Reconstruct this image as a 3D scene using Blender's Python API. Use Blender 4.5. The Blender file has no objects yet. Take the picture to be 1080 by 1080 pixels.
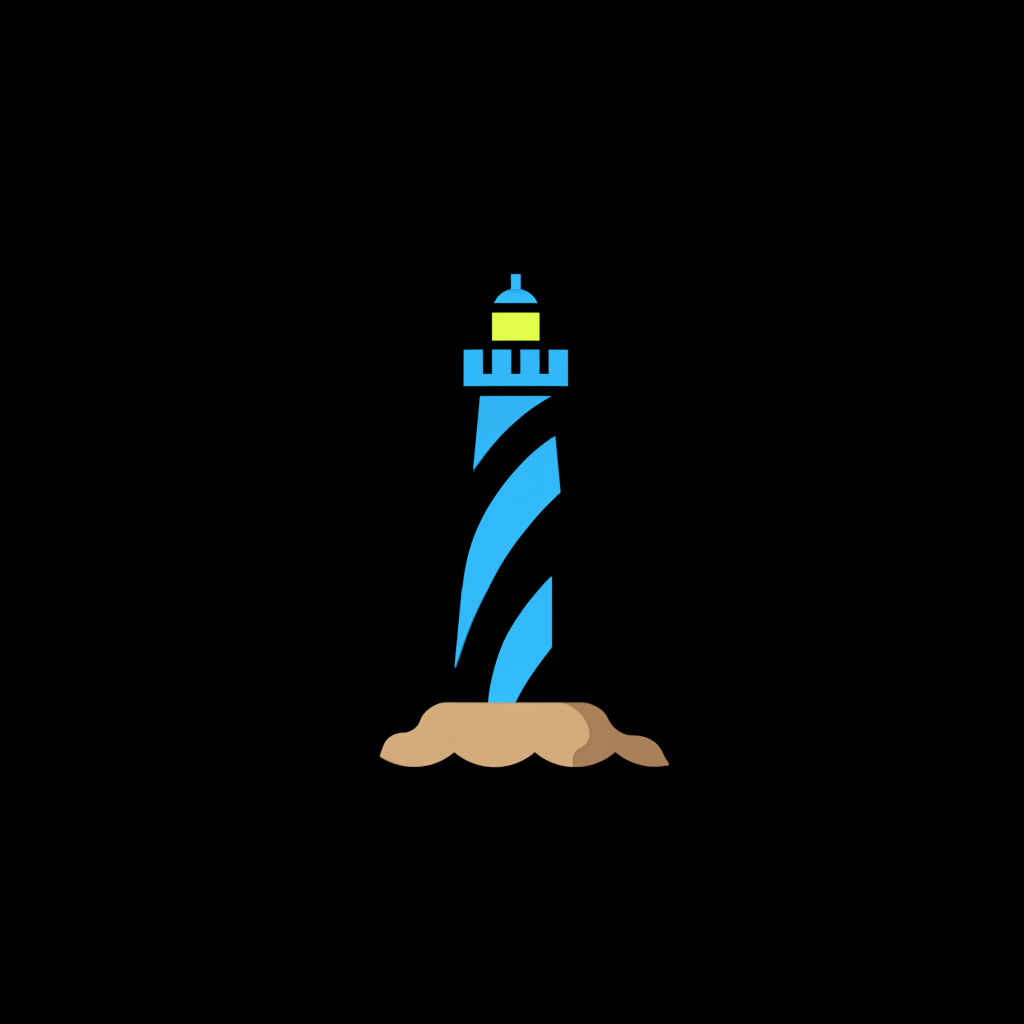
import bpy, bmesh, math
from mathutils import Vector

C = bpy.context.scene
COL = C.collection
PI = math.pi

# ---- scale: one hundredth of a metre per unit measured on the photograph; base of the mound at z = 0
CX, BASE = 544.0, 808.6
def X(u): return (u - CX) / 100.0
def Z(v): return (BASE - v) / 100.0

# ------------------------------------------------------------------ materials
def srgb(r, g, b):
    f = lambda c: (c / 255) / 12.92 if c / 255 <= 0.04045 else ((c / 255 + 0.055) / 1.055) ** 2.4
    return (f(r), f(g), f(b))

LIGHT = 1.12                       # white surfaces render at this level, so albedo = colour / LIGHT

def paint(name, rgb, grain=0.0, scale=40.0, rough=0.95):
    m = bpy.data.materials.new(name); m.use_nodes = True
    nt = m.node_tree; b = nt.nodes['Principled BSDF']
    b.inputs['Roughness'].default_value = rough
    b.inputs['Specular IOR Level'].default_value = 0.0
    c = tuple(v / LIGHT for v in rgb)
    if grain:
        tc = nt.nodes.new('ShaderNodeTexCoord')
        n = nt.nodes.new('ShaderNodeTexNoise'); n.inputs['Scale'].default_value = scale; n.inputs['Detail'].default_value = 4
        mr = nt.nodes.new('ShaderNodeMapRange')
        mr.inputs['To Min'].default_value = 1 - grain; mr.inputs['To Max'].default_value = 1 + grain
        mx = nt.nodes.new('ShaderNodeVectorMath'); mx.operation = 'SCALE'; mx.inputs[0].default_value = c
        nt.links.new(tc.outputs['Object'], n.inputs['Vector'])
        nt.links.new(n.outputs['Fac'], mr.inputs['Value'])
        nt.links.new(mr.outputs['Result'], mx.inputs['Scale'])
        nt.links.new(mx.outputs['Vector'], b.inputs['Base Color'])
    else:
        b.inputs['Base Color'].default_value = (*c, 1)
    return m

M_BLUE = paint('blue_paint', srgb(51, 186, 251), 0.002, 6)
M_SAND = paint('pale_sand', srgb(211, 172, 125), 0.006, 30)
M_DARK = paint('shaded_sand', srgb(168, 129, 88), 0.006, 30)  # drawn shading of the right end, put into the sand colour
M_BLACK = paint('black_paint', (0, 0, 0))
M_DROP = paint('black_cloth', (0, 0, 0), rough=1.0)

M_LAMP = bpy.data.materials.new('lit_lantern'); M_LAMP.use_nodes = True
_b = M_LAMP.node_tree.nodes['Principled BSDF']
_b.inputs['Base Color'].default_value = (0, 0, 0, 1)
_b.inputs['Specular IOR Level'].default_value = 0
_b.inputs['Roughness'].default_value = 1
_b.inputs['Emission Color'].default_value = (*srgb(226, 255, 73), 1)
_b.inputs['Emission Strength'].default_value = 1.0

# ------------------------------------------------------------------ helpers
def obj(name, bm, mat, parent=None, smooth=None):
    bmesh.ops.remove_doubles(bm, verts=bm.verts, dist=1e-6)
    bmesh.ops.recalc_face_normals(bm, faces=bm.faces)
    me = bpy.data.meshes.new(name); bm.to_mesh(me); bm.free()
    me.materials.append(mat)
    if smooth is not None:
        me.polygons.foreach_set('use_smooth', [True] * len(me.polygons))
        me.set_sharp_from_angle(angle=math.radians(smooth))
    o = bpy.data.objects.new(name, me); COL.objects.link(o); o.parent = parent
    return o

def thing(name, label, cat, loc):
    o = bpy.data.objects.new(name, None); COL.objects.link(o)
    o.location = loc; o['label'] = label; o['category'] = cat
    o.empty_display_size = 0.2
    return o

def lathe(profile, n=128, zoff=0.0):
    """profile: list of (radius, z) from bottom to top; closed at both ends."""
    bm = bmesh.new(); rings = []
    for r, z in profile:
        if r < 1e-6: rings.append([bm.verts.new((0, 0, z + zoff))])
        else: rings.append([bm.verts.new((r * math.cos(2 * PI * k / n), r * math.sin(2 * PI * k / n), z + zoff)) for k in range(n)])
    for a, b in zip(rings, rings[1:]):
        for k in range(n):
            k2 = (k + 1) % n
            if len(a) == 1 and len(b) > 1: bm.faces.new((a[0], b[k], b[k2]))
            elif len(b) == 1 and len(a) > 1: bm.faces.new((a[k], a[k2], b[0]))
            elif len(a) > 1: bm.faces.new((a[k], a[k2], b[k2], b[k]))
    for ring in (rings[0], rings[-1]):
        if len(ring) > 1: bm.faces.new(ring)
    return bm

def prism(poly, z0, z1):
    bm = bmesh.new()
    lo = [bm.verts.new((x, y, z0)) for x, y in poly]
    hi = [bm.verts.new((x, y, z1)) for x, y in poly]
    bm.faces.new(lo); bm.faces.new(hi)
    for i in range(len(poly)):
        j = (i + 1) % len(poly); bm.faces.new((lo[i], lo[j], hi[j], hi[i]))
    return bm

def sheet(polys, us, vs):
    """triangulated, finely sliced flat sheet holding the polygons (in a u, v plane)"""
    bm = bmesh.new()
    for p in polys:
        q = [p[0]]
        for a in p[1:]:
            if abs(a[0] - q[-1][0]) + abs(a[1] - q[-1][1]) > 1e-5: q.append(a)
        bm.faces.new([bm.verts.new((a, b, 0)) for a, b in q])
    for f in bm.faces: f.normal_update()
    bmesh.ops.triangulate(bm, faces=bm.faces[:], ngon_method='EAR_CLIP')
    for u in us:
        bmesh.ops.bisect_plane(bm, geom=bm.verts[:] + bm.edges[:] + bm.faces[:], dist=1e-6, plane_co=(u, 0, 0), plane_no=(1, 0, 0))
    for v in vs:
        bmesh.ops.bisect_plane(bm, geom=bm.verts[:] + bm.edges[:] + bm.faces[:], dist=1e-6, plane_co=(0, v, 0), plane_no=(0, 1, 0))
    bmesh.ops.remove_doubles(bm, verts=bm.verts, dist=1e-5)
    return bm

def thicken(flat, front, back):
    """turn a sliced sheet into a solid: front(u,v) and back(u,v) give the 3D points of its two skins"""
    bm = bmesh.new(); F = {}; B = {}
    for v in flat.verts:
        F[v] = bm.verts.new(front(v.co.x, v.co.y)); B[v] = bm.verts.new(back(v.co.x, v.co.y))
    for f in flat.faces:
        bm.faces.new([F[v] for v in f.verts]); bm.faces.new([B[v] for v in reversed(f.verts)])
    for e in flat.edges:
        if len(e.link_faces) == 1:
            a, b = e.verts; bm.faces.new((F[a], F[b], B[b], B[a]))
    flat.free()
    return bm

def spline(pts, n=5, smooth=0):
    """Catmull-Rom through measured outline points"""
    out = []
    for i in range(len(pts) - 1):
        p0 = pts[max(i - 1, 0)]; p1 = pts[i]; p2 = pts[i + 1]; p3 = pts[min(i + 2, len(pts) - 1)]
        for k in range(n):
            t = k / n
            out.append(tuple(0.5 * ((2 * b) + (c - a) * t + (2 * a - 5 * b + 4 * c - d) * t * t + (-a + 3 * b - 3 * c + d) * t ** 3)
                             for a, b, c, d in zip(p0, p1, p2, p3)))
    out.append(pts[-1])
    for _ in range(smooth):
        out = [out[0]] + [tuple(.25 * a + .5 * b + .25 * c for a, b, c in zip(out[i - 1], out[i], out[i + 1])) for i in range(1, len(out) - 1)] + [out[-1]]
    return out

# ------------------------------------------------------------------ the lighthouse
Z_TOP_MOUND = Z(740.9)
house = thing('lighthouse', 'round lighthouse with blue spiral stripes on black, blue battlements and glowing yellow lantern', 'lighthouse', (0, 0, Z_TOP_MOUND))
ZO = -Z_TOP_MOUND                                       # children are built relative to the empty

def R(v): return (37.6 + 0.0942 * (v - 418)) / 100.0    # tower radius at height v
tower = obj('tower', lathe([(R(740.9) - .012, Z(740.9)), (R(417.9) - .012, Z(417.9))], 192, ZO), M_BLACK, house, 30)

def th(u, v):                                           # angle round the tower of a point seen from the front
    s = X(u) / R(v)
    s = max(-1, min(1, s))
    if abs(s) > 0.9985: s = math.copysign(1, s)
    return math.degrees(math.asin(s))

s1_low = spline([(581.0, 417.9), (565.9, 426.8), (556.2, 434.0), (547.8, 440.8), (537.4, 449.9), (528.3, 459.0), (521.9, 465.9), (514.7, 474.5), (508.2, 483.0), (503.7, 489.2), (499.4, 495.4)], 5, 25)
s2_up = spline([(585.6, 459.6), (570.5, 470.6), (560.7, 478.4), (550.4, 488.8), (540.2, 499.9), (533.5, 507.9), (527.0, 516.8), (521.2, 525.2), (515.4, 534.3), (512.1, 539.9), (506.3, 551.2), (502.4, 559.6), (499.2, 568.1), (495.9, 577.8), (493.3, 586.9), (491.4, 596.6), (489.6, 606.3), (488.6, 614.0), (487.6, 622)], 5, 25)
s2_low = spline([(591.2, 518.9), (580.2, 529.2), (569.8, 540.2), (563.3, 547.3), (553.0, 560.3), (542.6, 573.5), (533.5, 586.6), (525.7, 599.2), (519.5, 610.6), (514.1, 621.7), (507.6, 633.3), (502.4, 644.4), (497.9, 654.1), (493.3, 665.7), (489.4, 676.1), (485.3, 687.8), (482.5, 696.5), (480.7, 701.5), (479.7, 704.5)], 5, 25)
s3_up = spline([(582, 608), (579.5, 610.0), (569.8, 620.6), (562.0, 629.4), (554.3, 639.2), (547.8, 648.2), (541.3, 658.0), (534.8, 669.0), (530.3, 678.7), (526.4, 688.4), (523.1, 698.8), (520.6, 707.9), (518.2, 717.6), (516.4, 728.0), (515.4, 734.4), (514.9, 740.7)], 5, 25)
s3_low = spline([(582, 682.2), (573.7, 693.0), (565.9, 703.3), (558.1, 714.7), (553.0, 722.8), (547.8, 731.9), (543.4, 740.7)], 5, 25)

def ease(a, b, n=24):                                   # leaves a level, arrives at b at full slope
    return [(a[0] + (b[0] - a[0]) * k / n, a[1] + (b[1] - a[1]) * (k / n) ** 2) for k in range(n + 1)]
def lin(a, b, n=16): return [(a[0] + (b[0] - a[0]) * k / n, a[1] + (b[1] - a[1]) * k / n) for k in range(n + 1)]
def edge(sign, v0, v1, n=16): return [(sign * 90.0, v0 + (v1 - v0) * k / n) for k in range(n + 1)]
T = lambda pts: [(th(u, v), v) for u, v in pts]

def stripe(polys):
    flat = sheet(polys, [d for d in range(-228, 280, 4)], [])
    def at(off):
        def f(t, v):
            r = R(v) + off; a = math.radians(t)
            return (r * math.sin(a), -r * math.cos(a), Z(v) + ZO)
        return f
    return thicken(flat, at(0.0), at(-0.018))

low1 = T(s1_low)
low1[-1] = (-90.0, 495.4)
top1 = lin((-90.0, 417.9), low1[0], 24)
obj('spiral_stripe', stripe([top1 + low1[1:-1] + edge(-1, 495.4, 418.5, 8)[:-1]]), M_BLUE, tower, 30)

up2 = T(s2_up); low2 = T(s2_low)
up2[0] = (90.0, 459.9); low2[0] = (90.0, 518.9); low2[-1] = (-90.0, 704.5)
up2[-1] = (-90.0, up2[-1][1])
vL = up2[-1][1]
front2 = up2 + edge(-1, vL, 704.5)[1:-1] + low2[::-1] + edge(1, 518.9, 459.9, 8)[1:-1]
back2 = ease((90, 459.9), (269.9, 417.9)) + ease((90, 518.9), (269.9, 495.2))[::-1]          # round the back up to the top stripe
tail2 = ease((-90, vL), (-222, 640)) + ease((-90, 704.5), (-222, 735))[::-1]                # round the back, going down
obj('spiral_stripe', stripe([front2, back2, tail2]), M_BLUE, tower, 30)

up3 = T(s3_up); low3 = T(s3_low)
cut3 = T(lin((582, 682.2), (582, 608), 10))
obj('spiral_stripe', stripe([up3 + low3[::-1] + cut3[1:-1]]), M_BLUE, tower, 30)

# black ring between tower and gallery
obj('corbel', lathe([(R(418) - .012, Z(417.9)), (.46, Z(409)), (.47, Z(407.1))], 128, ZO), M_BLACK, house, 30)

# gallery with battlements
RO, RI = .549, .47
gallery = obj('gallery', lathe([(RO, Z(407.1)), (RO, Z(394.7))], 192, ZO), M_BLUE, house, 30)
def merlon(front, x0, x1, end):
    """x0 < x1 are the straight cut faces; an end merlon runs round to the side instead of x1"""
    sy = -1 if front else 1
    def arc(r):
        a0 = math.asin(x0 / r); a1 = math.asin(-0.03 / r) + PI / 2 if end else math.asin(x1 / r)
        return [(r * math.sin(a0 + (a1 - a0) * i / 24), sy * r * math.cos(a0 + (a1 - a0) * i / 24)) for i in range(25)]
    return arc(RO) + arc(RI)[::-1]
for front in (True, False):
    g = 0 if front else .006
    for x0, x1, end in ((.05 + g, .248 - g, False), (.348 + g, None, True)):
        for s in (1, -1):
            poly = [(s * x, y) for x, y in merlon(front, x0, x1, end)]
            obj('merlon', prism(poly, Z(394.7) + ZO + .0005, Z(369.1) + ZO), M_BLUE, gallery, 30)

# lantern room
obj('lantern_base', lathe([(.23, Z(394.7) + .002), (.23, Z(372)), (.30, Z(368)), (.30, Z(361)), (.255, Z(359.1))], 96, ZO), M_BLACK, house, 30)
obj('lantern', lathe([(.2485, Z(359.1)), (.2485, Z(330.0))], 128, ZO), M_LAMP, house, 30)
obj('cornice', lathe([(.255, Z(330.0)), (.285, Z(327)), (.285, Z(323)), (.235, Z(319.6))], 96, ZO), M_BLACK, house, 30)
prof = [(.228, Z(319.6))]
c0, rr = 329.1, 24.6
for i in range(1, 33):
    a0 = math.asin(22.8 / rr); a = a0 * (1 - i / 32)
    prof.append((rr * math.sin(a) / 100, Z(c0 - rr * math.cos(a))))
dome = obj('dome', lathe(prof, 128, ZO), M_BLUE, house, 50)
obj('finial', lathe([(.0497, Z(306.5)), (.0497, Z(289.3))], 48, ZO), M_BLUE, dome, 30)

# ------------------------------------------------------------------ the sand mound
mound = thing('sand_mound', 'tan sand mound with scalloped lower edge and right end shaded in darker brown, carrying the lighthouse', 'sand mound', (0, 0, 0))

def Q(pts, ox, oy=720, s=10.8): return [(ox + x / s, oy + y / s) for x, y in pts]
left_top = spline(Q([(118, 838), (125, 812), (145, 755), (165, 705), (190, 663), (225, 628), (270, 600), (320, 582), (360, 575), (410, 572), (450, 560), (495, 537), (535, 505), (562, 468), (580, 428), (600, 385), (635, 340), (680, 300), (735, 265), (790, 240), (835, 230), (880, 226)], 390), 4)
TOPV = left_top[-1][1]
right_top = spline(Q([(-65, 226), (-30, 231), (0, 237), (45, 251), (100, 278), (150, 312), (185, 345), (215, 387), (235, 428), (257, 465), (290, 506), (330, 541), (380, 572), (430, 592), (470, 600), (520, 603), (580, 608), (640, 621), (690, 641), (745, 672), (785, 706), (815, 740), (840, 782), (860, 825), (880, 862), (900, 895), (920, 925), (905, 948)], 620), 4)
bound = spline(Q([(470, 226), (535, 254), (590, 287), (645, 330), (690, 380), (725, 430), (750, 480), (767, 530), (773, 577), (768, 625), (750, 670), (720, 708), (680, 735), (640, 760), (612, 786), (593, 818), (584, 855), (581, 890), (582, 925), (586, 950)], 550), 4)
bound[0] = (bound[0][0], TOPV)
P, RL, CUSP = 84.8, 64.95, 479.2
def low(u):                                             # lower edge: a row of round lobes
    c = CUSP + P * (math.floor((u - CUSP) / P) + .5)
    return BASE + 0.05 - RL + math.sqrt(RL * RL - (u - c) ** 2)
bx = bound[-1][0]; bound[-1] = (bx, low(bx))
def lows(a, b):
    n = max(2, int(abs(b - a) / 1.5)); us = [a + (b - a) * i / n for i in range(n + 1)]
    us += [c for c in (CUSP, CUSP + P, CUSP + 2 * P) if min(a, b) < c < max(a, b)]
    us.sort(reverse=b < a); return [(u, low(u)) for u in us]
pale = left_top + [(560, TOPV)] + bound + lows(bx, 401.7)[1:]
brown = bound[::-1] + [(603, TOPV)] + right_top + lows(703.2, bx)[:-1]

upper = left_top[::2] + right_top[::2]
def dist_top(u, v):
    best = 1e9
    for (ax, ay), (bx_, by) in zip(upper, upper[1:]):
        dx, dy = bx_ - ax, by - ay; L = dx * dx + dy * dy
        t = 0 if L == 0 else max(0, min(1, ((u - ax) * dx + (v - ay) * dy) / L))
        d = (u - ax - t * dx) ** 2 + (v - ay - t * dy) ** 2
        best = min(best, d)
    return math.sqrt(best)
def depth(u, v, extra):
    s = max(0, 1 - ((u - 553.3) / 153.5) ** 2)
    k = 1.0 + 0.12 * (v - TOPV) / 68
    t = min(dist_top(u, v) / 4, 1)
    lobe = 1 - .05 * (1 - abs(math.sin(PI * (u - CUSP) / P))) ** 2 * max(0, (v - 770) / 38)
    return k * math.sqrt(s) * (.955 + .045 * math.sqrt(1 - (1 - t) ** 2)) * lobe + extra
def heap(poly, extra):
    flat = sheet([poly], [u for u in range(404, 706, 4)], [v for v in range(743, 808, 4)])
    return thicken(flat, lambda u, v: (X(u), -depth(u, v, extra), Z(v) + .005), lambda u, v: (X(u), depth(u, v, extra), Z(v) - .007))
obj('pale_sand', heap(pale, .012), M_SAND, mound, 40)
b = obj('shaded_sand', heap(brown, 0), M_DARK, mound, 40)
b['label'] = 'right end of the mound, shade painted in darker brown'

# ------------------------------------------------------------------ backdrop
bm = bmesh.new()
bm.faces.new([bm.verts.new(p) for p in ((-200, 60, -150), (200, 60, -150), (200, 60, 150), (-200, 60, 150))])
drop = obj('backdrop', bm, M_DROP); drop['kind'] = 'structure'

# ------------------------------------------------------------------ lamps: unseen spots added to flatten shading, ringed at model height and above
POWER, TOPSHARE = 4780.0, .42
def lamp(loc, power, aim=(0, 0, 2.6), cone=24):
    d = bpy.data.lights.new('added_spot', 'SPOT'); d.energy = power; d.spot_size = math.radians(cone); d.spot_blend = 0.2
    d.shadow_soft_size = 0
    o = bpy.data.objects.new('added_spot', d); COL.objects.link(o); o.location = loc
    o.rotation_euler = (Vector(aim) - Vector(loc)).to_track_quat('-Z', 'Y').to_euler()
N = 24
for i in range(N):
    a = math.radians(7.5 + 360 / N * i)
    lamp((30 * math.sin(a), -30 * math.cos(a), 2.6), POWER)
for i in range(6):
    a = 2 * PI * i / 6
    lamp((9 * math.sin(a), -9 * math.cos(a), 31), POWER * N / PI * TOPSHARE / 6)

for i in range(3):                                      # three narrow ones, added to brighten the dome
    a = 2 * PI * i / 3
    lamp((3.5 * math.sin(a), -3.5 * math.cos(a), 25), 1000, (0, 0, 4.95), 1.9)

w = bpy.data.worlds.new('World'); C.world = w; w.use_nodes = True
w.node_tree.nodes['Background'].inputs['Color'].default_value = (0, 0, 0, 1)
w.node_tree.nodes['Background'].inputs['Strength'].default_value = 0

# ------------------------------------------------------------------ camera: a long lens, level
D = 400.0
cd = bpy.data.cameras.new('camera'); cam = bpy.data.objects.new('camera', cd); COL.objects.link(cam)
cam.location = (X(540), -D, Z(540)); cam.rotation_euler = (PI / 2, 0, 0)
cd.sensor_width = 36; cd.lens = 36 * D / 10.8; cd.clip_start = 1; cd.clip_end = 1000
C.camera = cam
v = C.view_settings; v.view_transform = 'Standard'; v.look = 'None'; v.exposure = 0; v.gamma = 1; v.use_curve_mapping = False
C.cycles.max_bounces = 4
C.cycles.use_denoising = True
C.cycles.filter_width = 1.2
